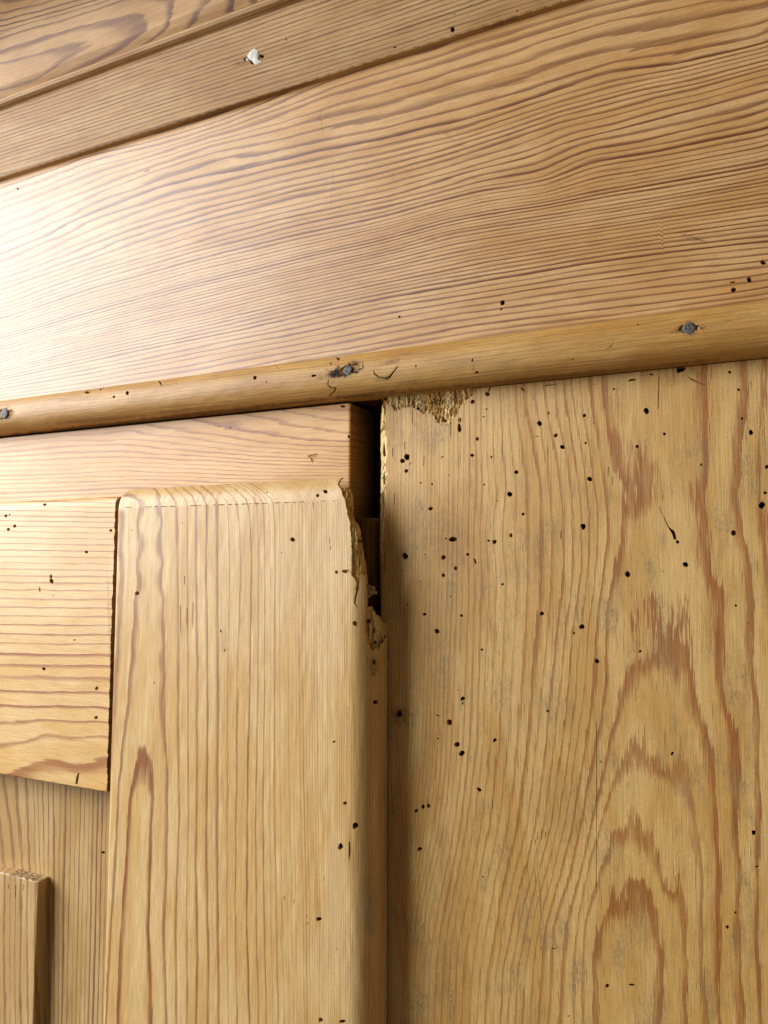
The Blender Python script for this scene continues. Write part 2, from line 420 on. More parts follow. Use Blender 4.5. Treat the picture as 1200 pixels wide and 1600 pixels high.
hs.append(fr.slit([(1078, 368), (1090, 372), (1104, 379), (1091, 374.5)], .4))
fr.build('frieze_board', M_frieze, root, lambda px, st: frings(px), holes=hs,
         blobs=[(1090, 374, 22, 2.2, -18, .5), (228, 267, 5, 2, 0, .5), (700, 212, 4, 8, 30, .3), (505, 185, 8, 1.5, 15, .3)])

# ---- batten under the cornice, tilting forward as it rises, and its fillet
bat_lo, bat_hi = v_bat, float(P(200, 98, 9.0)[1])
def bat_fn(s, t):    # t runs over the batten height, a small round-over at the bottom edge
    h = t-bat_lo; q = np.clip(1-h/.4, 0, 1)
    d = 4.2+h*0.20-.4*(1-np.sqrt(np.maximum(0, 1-q*q)))
    d += .05*vnoise(s/30, t/6, 8)
    return np.stack([s, -d, t], 1)
bt = Surf(bat_fn, lin(UL, UR, 1.0), np.unique(np.r_[bat_lo+np.array([0, .02, .06, .14, .25, .4]), lin(bat_lo, bat_hi, .7)]))
hs = [bt.hole(707, 46, 3.6, 4.2, 3), bt.hole(617, 74, 2, 1.5), bt.hole(710, 22, 1.2), bt.hole(447, 62, 1.3), bt.hole(808, 17, 2, 1.4)]
hs.append(bt.hole(397, 90, 7.5, 11.5, 1.2, 12)); hs.append(bt.hole(385, 92, 5, 2.2, 1.5, -20)); hs.append(bt.hole(409, 88, 3.5, 3, 1.5))
o_bat = bt.build('cornice_batten', M_batten, root, lambda px, st: (st[:, 1]-bat_lo)/1.25+.25*vnoise(st[:, 0]/40, st[:, 1]*0, 2)+st[:, 0]*.006, holes=hs,
         blobs=[(397, 91, 22, 4, 20, .6)])
# fillet strip above the batten and the big crown moulding above it
f_hi = float(P(200, 84, 12)[1])
d_b = 4.2+(bat_hi-bat_lo)*0.20
prof = [(bat_hi-.3, d_b-.6), (bat_hi, d_b+.2), (bat_hi+.25, d_b+1.4), (bat_hi+.7, d_b+2.2), (bat_hi+1.4, d_b+2.5), (bat_hi+2.1, d_b+2.5), (bat_hi+2.5, d_b+2.2), (bat_hi+2.6, d_b+1.6)]
def profile_surf(prof, u0, u1, step):
    prof = np.array(prof, float); L = np.r_[0, np.cumsum(np.hypot(*np.diff(prof, axis=0).T))]
    def fn(s, t):
        v = np.interp(t, L, prof[:, 0]); d = np.interp(t, L, prof[:, 1])
        return np.stack([s, -d, v], 1)
    return Surf(fn, lin(u0, u1, step), np.unique(np.r_[lin(0, L[-1], .5), L]))
pf = profile_surf(prof, UL, UR, 1.5)
pf.build('cornice_fillet', M_batten, root, lambda px, st: st[:, 1]/1.0+.2*vnoise(st[:, 0]/50, st[:, 1]*0, 4)+.4, back=0)
v0, d0 = bat_hi+2.6, d_b+1.6
cp = []
for k in range(25):              # a quirk, then a wide flat-bellied ovolo leaning out
    f = k/24; a = f*1.25
    cp.append((v0+math.sin(a)*30*(1 if True else 0)*0.98, d0+2.0*min(1, f*14)+(1-math.cos(a))*28))
cs = profile_surf(cp, UL, UR, 1.0)
crings = Rings([
    (0, [(0, 142), (50, 128), (100, 98), (138, 74), (146, 64), (112, 64), (50, 84), (0, 98)]),
    (1, [(0, 160), (60, 142), (100, 124), (190, 80), (228, 50), (238, 30), (205, 20), (125, 40), (50, 62), (0, 78)]),
    (2, [(-60, 182), (100, 140), (200, 92), (262, 45), (272, 15), (268, -10), (200, -5), (100, 28), (0, 56)]),
    (3, [(-60, 196), (120, 146), (215, 102), (290, 50), (330, 0), (340, -30)]),
    (4, [(0, 40), (100, 14), (150, 0), (200, -20)]),
    (6, [(0, 20), (60, 6), (120, -15)])], points=[(0, 122, -.9), (60, 105, -.7), (-80, 122, -1), (400, 0, 5), (600, -60, 8)], step=15, c=8, lam=3)
cs.build('cornice_moulding', M_crown, root, lambda px, st: crings(px), back=0)

# ---- bead moulding
vt, vb = v_bead_top, float(P(600, 617, 2.5)[1])
hh = vt-vb
bp_ = [(vt+.35, 2.2), (vt+.05, 2.6), (vt-.45, 2.75), (vt-.6, 3.0)]
for k in range(1, 22):
    a = math.pi*k/22
    bp_.append((vt-.6-(hh-.6)*(1-math.cos(a))/2, 3.0+5.6*math.sin(a)**.85))
bp_ += [(vb, 2.0), (vb, -2)]
bd = profile_surf(bp_[::-1], UL, UR, .45)
Lb = bd.t[-1]
hs = [bd.hole(*h) for h in [(398, 590, 2.6, 3.4), (250, 598, 2.6, 2), (276, 594, 2, 1.6), (199, 614, 2.6, 3.6), (178, 620, 2.2, 1.8), (432, 573, 3, 1.6), (530, 561, 5.5, 2.4, 3, -25),
      (745, 582, 2.6, 2), (738, 563, 1.4, 2.6), (490, 587, 3.5, 2.2, 2, -15), (517, 568, 1.8), (136, 613, 3.5, 2.2), (162, 606, 5, 3.4), (997, 507, 1.5), (650, 572, 1.6), (416, 597, 1.3), (895, 561, 1.3)]]
hs += [bd.slit([(139, 610), (158, 605), (158, 607), (140, 612)], 1.2),
       bd.slit([(583, 576), (586, 583), (592, 588), (600, 590), (606, 589), (612, 583), (620, 573), (624, 571), (616, 582), (609, 592), (606, 594), (600, 592.5), (591, 590), (584, 585)], .8),
       bd.slit([(512, 594), (514, 593), (513, 601), (518, 605), (527, 605), (524, 612), (515, 620), (514, 619), (521, 612), (524, 607), (516, 606.5), (511.5, 601)], .6),
       bd.slit([(945, 546), (955, 540), (962, 532), (955, 542)], .3)]
bead_blobs = [(543, 578, 27, 8, 12, 1.5), (555, 572, 10, 8, 40, .8), (1078, 514, 26, 5, 10, .9), (1076, 513, 15, 9, 10, .7), (5, 647, 16, 8, 12, .9), (610, 565, 14, 4, 10, .5), (600, 590, 16, 5, 10, .35),
              (128, 622, 40, 3, 5, .15), (635, 553, 14, 2, 5, .3), (500, 590, 6, 5, 0, .3), (640, 598, 20, 4, 10, .25), (705, 630, 30, 4, 10, .2), (1120, 505, 40, 3, 10, .25), (740, 572, 2, 9, 0, .3),
              (160, 655, 70, 3, 5, .35), (300, 640, 60, 3, 6, .35), (450, 630, 60, 3, 6, .4), (300, 648, 330, 3, 6.5, .7), (850, 590, 300, 3, 6, .5)]  # long strips: grime and gap shadow painted along the bead's lower edge
def pocket(px, py, rx, ry, ang, seed, dp=.5):
    g = np.random.default_rng(seed); n = 26; a = np.arange(n)*2*math.pi/n
    r = 1+g.uniform(-.28, .28, n)+.5*np.abs(np.cos(a))**8*g.uniform(.2, 1, n); x, y = rx*np.cos(a)*r, ry*np.sin(a)*r
    c, s_ = math.cos(math.radians(ang)), math.sin(math.radians(ang))
    return bd.slit([(px+i*c+j*s_, py-i*s_+j*c) for i, j in zip(x, y)], dp)
hs += [pocket(547, 576, 14, 7.5, 12, 1), pocket(1077, 513, 13, 7.5, 8, 2), pocket(6, 647, 13, 8, 8, 3)]
def bead_ring(px, st): return (st[:, 1])/1.1+.4*vnoise(st[:, 0]/60, st[:, 1]*0, 3)
def bead_relief(V, X):
    n = .08*vnoise(V[:, 0]/14, V[:, 1]/4, 12)+.035*vnoise(V[:, 0]/3, V[:, 1]/1.2, 13)
    return np.stack([0*n, -n*np.clip(X[:, 1]*-1-3, 0, 1), 0*n], 1)
o_bead = bd.build('bead_moulding', M_bead, root, bead_ring, holes=hs, back=0, blobs=bead_blobs, relief=bead_relief)

def nail(px, py, r, seed):
    q = bd.inv([(px, py)]); c = bd.at(q)[0]; n = -bd.normal_in(q)[0]
    g = np.random.default_rng(seed)
    t1 = np.cross(n, [0, 0, 1.0]); t1 /= np.linalg.norm(t1); t2 = np.cross(n, t1)
    V = []; F = []; N = 18; prof = [(1.0, -1.2), (1.02, -.25), (.93, -.08), (.6, .0), (.3, -.03), (0, -.05)]
    wob = 1+g.uniform(-.08, .08, N)
    for f, h in prof[:-1]:
        for k in range(N):
            a = 2*math.pi*k/N
            V.append(c+t1*math.cos(a)*r*f*wob[k]+t2*math.sin(a)*r*f*wob[k]+n*(h+g.uniform(-.03, .03)))
    V.append(c-n*.05)
    for i in range(len(prof)-2):
        for k in range(N): F.append([i*N+k, i*N+(k+1) % N, (i+1)*N+(k+1) % N, (i+1)*N+k])
    i = (len(prof)-2)*N
    for k in range(N): F.append([i+k, i+(k+1) % N, len(V)-1])
    link('nail_head', V, F, M_nail, o_bead)
nail(543, 578.5, 1.45, 1); nail(1077, 513, 1.5, 2); nail(6, 646, 1.9, 3)

# ---- white filler chip in the batten
def chip(outl, surf, lift, mat, name, parent, seed, inner=.8):
    g = np.random.default_rng(seed)
    st = surf.inv(outl); X = surf.at(st); c = X.mean(0); n = -surf.normal_in(st.mean(0)[None])[0]; N = len(X)
    V = [x-n*.9 for x in X]+[x+n*lift*g.uniform(.2, .9) for x in X]+[c+(x-c)*inner*g.uniform(.5, .95)+n*lift*g.uniform(.9, 1.5) for x in X]+[c+n*lift*1.1]
    F = [[i, (i+1) % N, N+(i+1) % N, N+i] for i in range(N)]+[[N+i, N+(i+1) % N, 2*N+(i+1) % N, 2*N+i] for i in range(N)]+[[2*N+i, 2*N+(i+1) % N, 3*N] for i in range(N)]
    z = np.zeros(len(V))
    return link(name, np.array(V), F, mat, parent, dict(ring=z+rng.uniform(0, 1, len(V)), stain=z, bore=z, late=z+.8), smooth=False)
chip([(389, 84), (393, 79), (398, 76), (403, 79), (404, 86), (403, 93), (407, 96), (402, 101), (398, 101), (394, 96), (389, 92), (386, 88)], bt, .25, M_filler, 'white_filler', o_bat, 5)
chip([(384, 92), (387, 91), (389, 94), (386, 96)], bt, .15, M_filler, 'white_filler', o_bat, 6)
chip([(403, 97), (408, 94), (409, 97), (404, 99)], bt, .15, M_filler, 'white_filler', o_bat, 7)

# ---- top rail (left of the gap), plain board with a sawn end
u_end = float(P(547.5, 700, 0)[0])
v_rb = float(P(300, 1000, 0)[1])
tr = flat(0, UL, u_end, v_rb, vb-.75, .7, edge=(0, .3, 0, 0))
trings = Rings([
    (0, [(440, 640), (480, 650), (548, 664)]), (1, [(365, 646), (420, 660), (480, 672), (548, 678)]),
    (2, [(290, 654), (350, 668), (420, 681), (480, 688), (548, 690)]), (3, [(200, 662), (300, 676), (400, 692), (480, 698), (548, 700)]),
    (5, [(0, 700), (100, 690), (200, 688), (300, 696), (400, 708), (548, 714)]), (9, [(0, 730), (200, 722), (400, 732), (548, 734)]),
    (14, [(0, 765), (200, 757), (400, 760), (548, 758)]), (20, [(0, 805), (200, 797), (400, 792), (548, 786)]), (60, [(0, 1000), (548, 990)])],
    points=[(548, 640, -1), (400, 620, -1.0)], step=25, c=12, lam=4)
hs = [tr.hole(360, 668, 1.5, 1.1, 1), tr.hole(343, 667, 1.3, 1.0, 1), tr.slit([(480, 712), (497, 708), (498, 712), (492, 716), (488, 724), (485, 716)], .25), tr.hole(545, 682, 2, 3, 1.0), tr.hole(536, 635, 4, 2, .8)]
tr.build('top_rail', M_rail, root, lambda px, st: trings(px), holes=hs, back=19, dirty=1.12)  # sawn end painted dark, standing in for the shade in the gap

# ---- wide side board on the right, riddled with woodworm
u_sb = float(P(597, 700, 0)[0])
sd = flat(0, u_sb, UR+12, VB, vb-.2, .5, wob=.10)
srings = Rings([
    (0, [(926, 1640), (925, 1510), (932, 1450), (948, 1425), (962, 1400), (976, 1373), (990, 1371), (1008, 1376), (1020, 1403), (1030, 1437), (1040, 1470), (1042, 1513), (1038, 1640)]),
    (1, [(908, 1640), (909, 1503), (913, 1437), (925, 1397), (933, 1363), (957, 1303), (976, 1273), (988, 1258), (1000, 1270), (1013, 1283), (1023, 1323), (1035, 1362), (1045, 1388), (1060, 1390), (1068, 1368), (1073, 1390), (1073, 1437), (1074, 1503), (1073, 1640)]),
    (2, [(893, 1640), (895, 1503), (905, 1423), (915, 1363), (931, 1303), (943, 1260), (957, 1223), (968, 1183), (982, 1150), (996, 1133), (1008, 1150), (1022, 1178), (1036, 1200), (1046, 1185), (1058, 1170), (1070, 1163), (1077, 1197), (1083, 1250), (1095, 1303), (1099, 1370), (1098, 1437), (1100, 1503), (1112, 1640)]),
    (3, [(868, 1640), (880, 1450), (904, 1370), (921, 1290), (940, 1200), (957, 1130), (966, 1080), (980, 1040), (1003, 1024), (1020, 1010), (1028, 985), (1046, 950), (1060, 948), (1072, 934), (1078, 973), (1084, 1040), (1092, 1085), (1103, 1130), (1115, 1180), (1119, 1270), (1128, 1353), (1128, 1437), (1126, 1537), (1132, 1640)]),
    (4, [(850, 1640), (862, 1450), (886, 1370), (905, 1290), (925, 1180), (936, 1120), (943, 1060), (943, 1013), (946, 957), (955, 907), (966, 840), (965, 780), (956, 733), (951, 690), (943, 650), (938, 600), (936, 570), (930, 500)]),
    (4, [(1113, 480), (1113, 557), (1111, 623), (1114, 667), (1112, 740), (1105, 787), (1110, 840), (1120, 900), (1132, 930), (1132, 973), (1130, 1070), (1138, 1103), (1149, 1125), (1157, 1170), (1158, 1237), (1155, 1290), (1162, 1353), (1158, 1437), (1163, 1537), (1170, 1640)]),
    (5, [(1167, 480), (1167, 557), (1169, 623), (1160, 690), (1157, 740), (1155, 773), (1163, 823), (1173, 873), (1178, 940), (1182, 1070), (1188, 1103), (1187, 1170), (1190, 1270), (1187, 1370), (1185, 1470), (1195, 1640)]),
    (6, [(1200, 480), (1196, 600), (1190, 700), (1195, 800), (1205, 950), (1212, 1100), (1215, 1300), (1210, 1450), (1222, 1640)]),
    (9, [(862, 560), (868, 640), (884, 720), (893, 800), (893, 900), (880, 1000), (872, 1080), (862, 1180), (848, 1290), (815, 1420), (796, 1520), (790, 1640)]),
    (12, [(812, 560), (818, 640), (838, 740), (842, 830), (840, 950), (830, 1060), (822, 1160), (806, 1290), (780, 1400), (760, 1520), (752, 1640)]),
    (16, [(768, 560), (770, 640), (770, 700), (775, 767), (768, 833), (775, 900), (770, 1000), (767, 1100), (765, 1160), (750, 1290), (733, 1383), (714, 1483), (706, 1640)]),
    (25, [(692, 560), (692, 700), (690, 900), (685, 1080), (680, 1200), (668, 1300), (645, 1420), (635, 1500), (630, 1640)]),
    (40, [(600, 560), (600, 900), (600, 1100), (590, 1300), (570, 1480), (565, 1640)])],
    points=[(990, 765, 3.84), (1010, 780, 3.80), (1020, 730, 3.75), (1000, 700, 3.68), (975, 760, 3.88), (985, 800, 3.8), (1040, 640, 3.35), (1070, 720, 3.3), (1060, 820, 3.25), (1040, 560, 3.4), (975, 620, 3.5), (1000, 880, 3.45), (1050, 900, 3.25),
            (985, 1470, -.5), (985, 1600, -.45), (985, 1410, -.2)], step=14, c=5, lam=1)
Z6 = [(415, 83, 10), (484, 47, 11), (358, 170, 12), (437, 257, 9), (413, 334, 9), (107, 342, 14), (86, 360, 12), (104, 408, 9), (172, 463, 5), (226, 470, 5), (218, 584, 10), (470, 472, 5),
      (620, 413, 10), (589, 517, 12), (595, 710, 9), (490, 734, 6), (517, 740, 11), (291, 725, 5), (98, 808, 15), (278, 813, 11), (392, 798, 7), (169, 924, 3), (556, 939, 6), (110, 1034, 5), (190, 1079, 8),
      (364, 1086, 7), (740, 1076, 10), (927, 1138, 13), (1142, 891, 13), (934, 668, 13), (965, 445, 12), (837, 295, 11), (805, 240, 10), (728, 185, 12), (940, 147, 9), (945, 277, 6), (1186, 293, 8), (304, 428, 3)]
hs = [sd.hole(600+x/3, 600+y/3, r/3) for x, y, r in Z6]
hs += [sd.hole(600+x/3, 600+y/3, a/3, b/3, dp, an) for x, y, a, b, dp, an in [(323, 728, 17, 13, 1.4, -10), (427, 830, 5, 13, 2, -25), (336, 863, 9, 9, .8, 0), (279, 897, 9, 9, .9, 0), (248, 1160, 13, 11, 4, 30), (312, 996, 3, 5, .5, 30),
       (890, 1168, 6, 6, .7, 0), (652, 610, 8, 7, 1.2, 0), (503, 342, 5, 6, 1, 0), (530, 548, 4, 3, .6, 0), (771, 137, 4, 8, 3, 10), (717, 245, 11, 2, .5, 0), (123, 373, 2.5, 7, 2, 35), (481, 118, 5, 4, .8, 0), (467, 153, 5, 3, .5, -20),
       (353, 207, 10, 20, 1.6, 0), (984, 184, 3.5, 3, .6, 0), (495, 20, 4, 22, 2, 18), (274, 342, 8, 3, .4, -30), (193, 800, 3, 3, .5, 0), (40, 973, 3, 3, .5, 0), (84, 872, 3, 4, .5, 0)]]
hs += [sd.hole(800+x/3, 540+y/3, r/3) for x, y, r in [(629, 307, 14), (714, 414, 7), (887, 558, 6), (1062, 207, 7), (1079, 341, 7), (1120, 407, 12), (1195, 567, 10), (1187, 690, 8), (1170, 748, 16), (813, 1026, 13),
       (1049, 1219, 6), (892, 83, 8), (707, 1058, 3), (300, 142, 4), (388, 182, 3)]]
hs += [sd.hole(800+x/3, 540+y/3, a/3, b/3, dp, an) for x, y, a, b, dp, an in [(1038, 878, 13, 13, 1.3, 0), (1020, 125, 8, 7, .8, 0), (600, 1433, 6, 8, 1, 20), (655, 135, 9, 5, .8, 0), (478, 203, 6, 5, .7, 0), (564, 161, 22, 5, .8, -5),
       (50, 205, 4, 13, 1, -40), (1108, 1300, 4, 3, .4, 0), (967, 72, 16, 11, 3, 10), (961, 52, 4, 12, 3, 0), (776, 921, 10, 7, 2, 40)]]
hs += [sd.slit([(800+x/3, 540+y/3) for x, y in pp], dp) for pp, dp in [
       ([(773, 95), (790, 98), (800, 90), (818, 96), (812, 112), (803, 120), (775, 130), (770, 115)], 2.5),
       ([(815, 132), (830, 150), (850, 158), (870, 168), (918, 187), (920, 192), (868, 175), (842, 163), (826, 150)], .5),
       ([(689, 755), (691, 754), (700, 776), (712, 802), (710, 803), (698, 778)], .5), ([(712, 803), (738, 852), (762, 870), (768, 890), (772, 912), (758, 908), (750, 882), (735, 858), (710, 806)], 1.6),
       ([(688, 140), (692, 140), (686, 300), (682, 300)], .4), ([(155, 185), (215, 178), (216, 181), (190, 187), (160, 190)], .4),
       ([(695, 85), (698, 85), (692, 138), (689, 138)], .5)]]
hs += [sd.hole(600+x/3, 1000+y/3, r/3) for x, y, r in [(459, 45, 6), (998, 99, 11), (113, 393, 4), (253, 462, 5), (306, 385, 13), (342, 490, 13), (364, 531, 13), (520, 470, 10), (209, 777, 9), (151, 802, 9), (168, 981, 11), (1015, 570, 3), (69, 346, 16), (346, 234, 3)]]
hs += [sd.hole(600+x/3, 1000+y/3, a/3, b/3, dp, an) for x, y, a, b, dp, an in [(369, 276, 10, 13, 4, 0), (369, 296, 4, 8, 2, 0), (252, 353, 10, 3, .8, 15), (183, 781, 9, 10, 1.2, 0), (446, 701, 13, 9, 3, 30), (767, 333, 6, 6, .7, 0), (465, 1110, 3, 6, .4, 20)]]
hs += [sd.hole(800+x/3, 1070+y/3, a/3, b/3, dp, 0) for x, y, a, b, dp in [(167, 124, 5, 5, 1), (751, 323, 8, 9, 2), (1135, 693, 12, 13, 5), (1048, 1068, 6, 7, .8), (1010, 1136, 9, 9, 1), (196, 1238, 8, 5, .9), (448, 1413, 9, 11, 4),
       (562, 1406, 14, 6, 1.2), (265, 1553, 5, 4, .8), (415, 360, 3, 3, .8), (1150, 853, 12, 5, .7), (137, 1236, 3, 4, .6)]]
# hairline split and tear-out
hs += [sd.slit([(931, 1125), (932, 1125), (932.6, 1250), (932.4, 1400), (931.6, 1400), (931.8, 1250)], .5)]
hs += [sd.slit([(x, y), (x+1.2, y-1), (x+.5, y+ln), (x-.4, y+ln*.8)], .35) for x, y, ln in [(840, 1300, 14), (846, 1296, 18), (852, 1300, 12), (836, 1312, 9), (644, 640, 24), (668, 634, 18), (704, 660, 26), (616, 770, 22), (613, 700, 16), (632, 690, 14), (876, 830, 14), (662, 712, 18), (950, 730, 16), (957, 745, 14)]]
er = jag([(603.5, 634), (609, 632), (613, 636), (617, 643), (624, 640), (630, 637), (640, 636), (650, 638), (655, 642), (661, 647), (672, 646), (679, 651), (683, 661), (691, 660), (697, 664), (704, 664), (708, 656), (714, 647), (719, 636), (727, 627), (736, 619), (744, 612)], 1.0, 2.6, 3)
left = jag([(606, 862), (601, 820), (602, 780), (606, 740), (604, 715), (607, 700), (603, 680), (602, 655), (603.5, 634)], .9, 3.5, 4)[:-1]
o_left = sd.inv([(599.5, 900)]+left+er)
u1_, v0_, v1_ = sd.s[-1], sd.t[0], sd.t[-1]
outl = np.array([(u_sb+.0, v0_), (u_sb+.0, o_left[0][1])]+o_left.tolist()+[(o_left[-1][0]+.1, max(v1_, o_left[-1][1]+.05)), (u1_, v1_), (u1_, v0_)])
o_side = sd.build('side_board', M_side, root, lambda px, st: srings(px), lw=lambda p: np.interp(p[:, 0], [600, 690, 800, 900, 960], [.35, .5, .66, .85, 1.0]), outline=outl, holes=hs, back=20,
         blobs=[(710, 840, 32, 45, 0, .17), (615, 660, 14, 45, 0, .2), (1060, 590, 26, 10, 20, .15), (870, 1260, 45, 60, 20, .12), (690, 990, 30, 70, 0, .10), (625, 1120, 14, 14, 0, .4), (820, 880, 25, 35, 0, .1),
                (880, 580, 60, 10, 5, .12), (1085, 580, 18, 5, -30, .25), (850, 1120, 60, 40, 0, .07), (660, 640, 40, 8, 0, .1)])
# the paler splintered arris left of it
def arris_fn(s, t): return np.stack([s, .55+.9*np.clip((u_sb+1.0-s)/1.6, 0, 1)+.25*vnoise(s/.6, t/1.7, 21), t], 1)
ar = Surf(arris_fn, lin(u_sb-.15, u_sb+3.0, .3), lin(float(P(598, 985)[1]), float(P(598, 628)[1]), .45))
ol = ar.inv(jag([(594.5, 960), (594, 900), (593, 860), (594, 800), (595, 760), (596, 728), (594.5, 700), (595, 660), (597, 634), (600, 628)], .5, 4, 6)+[(611, 630), (611, 900), (600, 985)])
ah = [ar.slit(pp, 3.0) for pp in [[(601, 632), (605, 630), (604, 645), (600.5, 651), (600, 640)], [(596, 675), (600, 661), (603, 660), (600, 669), (597, 676)], [(599.5, 688), (602, 700), (603, 712), (600, 714), (598, 708)],
      [(598, 742), (602, 735), (602, 757), (599, 757)], [(597, 772), (601, 762), (601, 790), (599, 812), (597.6, 811), (597.6, 790)], [(594.6, 832), (595.6, 832), (595.4, 836), (594.5, 836)], [(594.8, 846), (596, 846), (595.5, 851), (594.6, 851)]]]
ar.build('splintered_edge', M_raw, root, lambda px, st: st[:, 0]*.6+3, outline=ol, holes=ah, back=8)
# worm-eaten floor of the broken corner
eu0, ev0 = P(596, 672); eu1, ev1 = P(752, 596)
def eat_fn(s, t):
    f = np.clip((t-ev0)/(ev1-ev0), 0, 1)
    col = vnoise(s/.45, t/5.0, 31); big = vnoise(s/1.6, t/1.6, 32); fine = vnoise(s/.22, t/.45, 33)
    d = -.6-.45*big-.45*col-.35*fine-.7*np.clip(1-abs(f-.45)*2.6, 0, 1)
    return np.stack([s, -np.minimum(d, -.25), t], 1)
ef = Surf(eat_fn, lin(float(eu0)+.25, float(eu1), .16), lin(float(ev0), float(ev1), .16), plane=lambda x: -1.3+0*x)
ef.build('worm_eaten_core', M_raw, root, lambda px, st: st[:, 0]*.9+1, back=0,
         holes=[ef.hole(641, 629, 2.2, 2.4, 3), ef.hole(606, 624, 5, 3, 3), ef.hole(654, 640, 2, 4, 3), ef.hole(676, 632, 2.4, 5, 2), ef.hole(697, 658, 4, 3, 3), ef.hole(722, 607, 5, 2, 3), ef.hole(664, 628, 1.6, 3, 2)])
# splinters standing in the broken edges
def splinter(pxs, d, wpx, mat, parent, seed):
    g = np.random.default_rng(seed); V = []; F = []; n = len(pxs)
    for i, (x, y) in enumerate(pxs):
        dd = d[i] if hasattr(d, '__len__') else d
        u, v = P(x, y, dd); ww = wpx*.18*(1-.9*i/(n-1))*g.uniform(.8, 1.2)/2
        tx, ty = (pxs[min(i+1, n-1)][0]-pxs[max(i-1, 0)][0], -(pxs[min(i+1, n-1)][1]-pxs[max(i-1, 0)][1]))
        L = math.hypot(tx, ty); nx, nz = -ty/L, tx/L
        c = np.array([float(u), -dd, float(v)])
        for a, b in ((1, 0), (0, -.5), (-1, 0), (0, .6)): V.append(c+np.array([nx*a*ww, b*ww*1.2, nz*a*ww]))
    for i in range(n-1):
        for k in range(4): F.append([i*4+k, i*4+(k+1) % 4, i*4+4+(k+1) % 4, i*4+4+k])
    F += [[3, 2, 1, 0], [n*4-4, n*4-3, n*4-2, n*4-1]]
    z = np.zeros(len(V)); link('splinter', V, F, mat, parent, dict(ring=z+g.uniform(0, 9), stain=z, bore=z, late=z+.8), smooth=False)
for k, (pp, d, wd) in enumerate([([(597, 735), (600, 727), (605, 719)], .1, 3), ([(596, 748), (600, 742), (606, 733)], .1, 3), ([(598, 722), (602, 728), (606, 731)], 0, 2.5), ([(602, 760), (600, 772), (601, 786)], -.2, 2.5),
      ([(717, 660), (719, 650), (721, 638)], -.2, 3), ([(711, 664), (713, 655), (716, 646)], -.4, 2.5)]):
    splinter(pp, d, wd, M_raw, o_side, 40+k)

# ---- carcass inside: added dark boards stand in for its shade and stop stray light
def box(name, u0, u1, v0, v1, d0, d1, mat, parent):
    V = [(u, -d, v) for u in (u0, u1) for d in (d0, d1) for v in (v0, v1)]
    F = [[0, 1, 3, 2], [4, 6, 7, 5], [0, 4, 5, 1], [2, 3, 7, 6], [0, 2, 6, 4], [1, 5, 7, 3]]
    z = np.zeros(8); return link(name, V, F, mat, parent, dict(ring=z, stain=z, bore=z, late=z+.8), smooth=False)
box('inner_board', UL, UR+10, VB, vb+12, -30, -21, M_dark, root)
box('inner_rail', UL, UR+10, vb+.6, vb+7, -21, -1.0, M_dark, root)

# ------------------------------------------------------------------ the door
door = bpy.data.objects.new('door', None); scene.collection.objects.link(door); door.parent = root

D_S = 12.0
# stile: parameters are lengths along its section and along its height
uL = float(P(182, 800, D_S)[0]); uR1 = float(P(545.5, 1100, D_S)[0])
R_s = float(P(606.5, 1300, .6)[0])-uR1; R_t = 6.6; print('stile round-over', R_s); rL = 1.3
vT1 = float(P(380, 786, D_S)[1])
def st_fn(s, t):
    # s: 0 at left face; left easing radius rL, flat, right quarter round R_s, then straight back
    u = np.where(s < 0, uL, uL+s); drop = np.zeros(len(s))
    x = np.clip(1-s/rL, 0, 1); drop = drop+rL*(1-np.sqrt(np.maximum(0, 1-x*x)))
    s1 = uR1-uL; th = np.clip((s-s1)/R_s, 0, math.pi/2); over = np.maximum(0, s-s1-R_s*math.pi/2)
    u = np.where(s > s1, uR1+R_s*np.sin(th), u); drop = drop+np.where(s > s1, R_s*(1-np.cos(th))+over, 0)
    tt = np.clip((t-vT1)/R_t, 0, math.pi/2); o2 = np.maximum(0, t-vT1-R_t*math.pi/2)
    v = np.where(t > vT1, vT1+R_t*np.sin(tt), t); drop = drop+np.where(t > vT1, R_t*(1-np.cos(tt))*.95+o2, 0)
    d = D_S-drop+.09*vnoise(s/17, t/23, 41)
    return np.stack([u, -d, v], 1)
s1 = uR1-uL
sl = np.unique(np.round(np.r_[rL*(1-np.cos(np.linspace(0, math.pi/2, 6))), lin(rL, s1, .55), s1+lin(0, R_s*math.pi/2+D_S-R_s-2.6, .4)], 4))
tl = np.unique(np.round(np.r_[lin(VB, vT1, .6), vT1+lin(0, R_t*math.pi/2+.2, .4)], 4))
stl = Surf(st_fn, sl, tl)
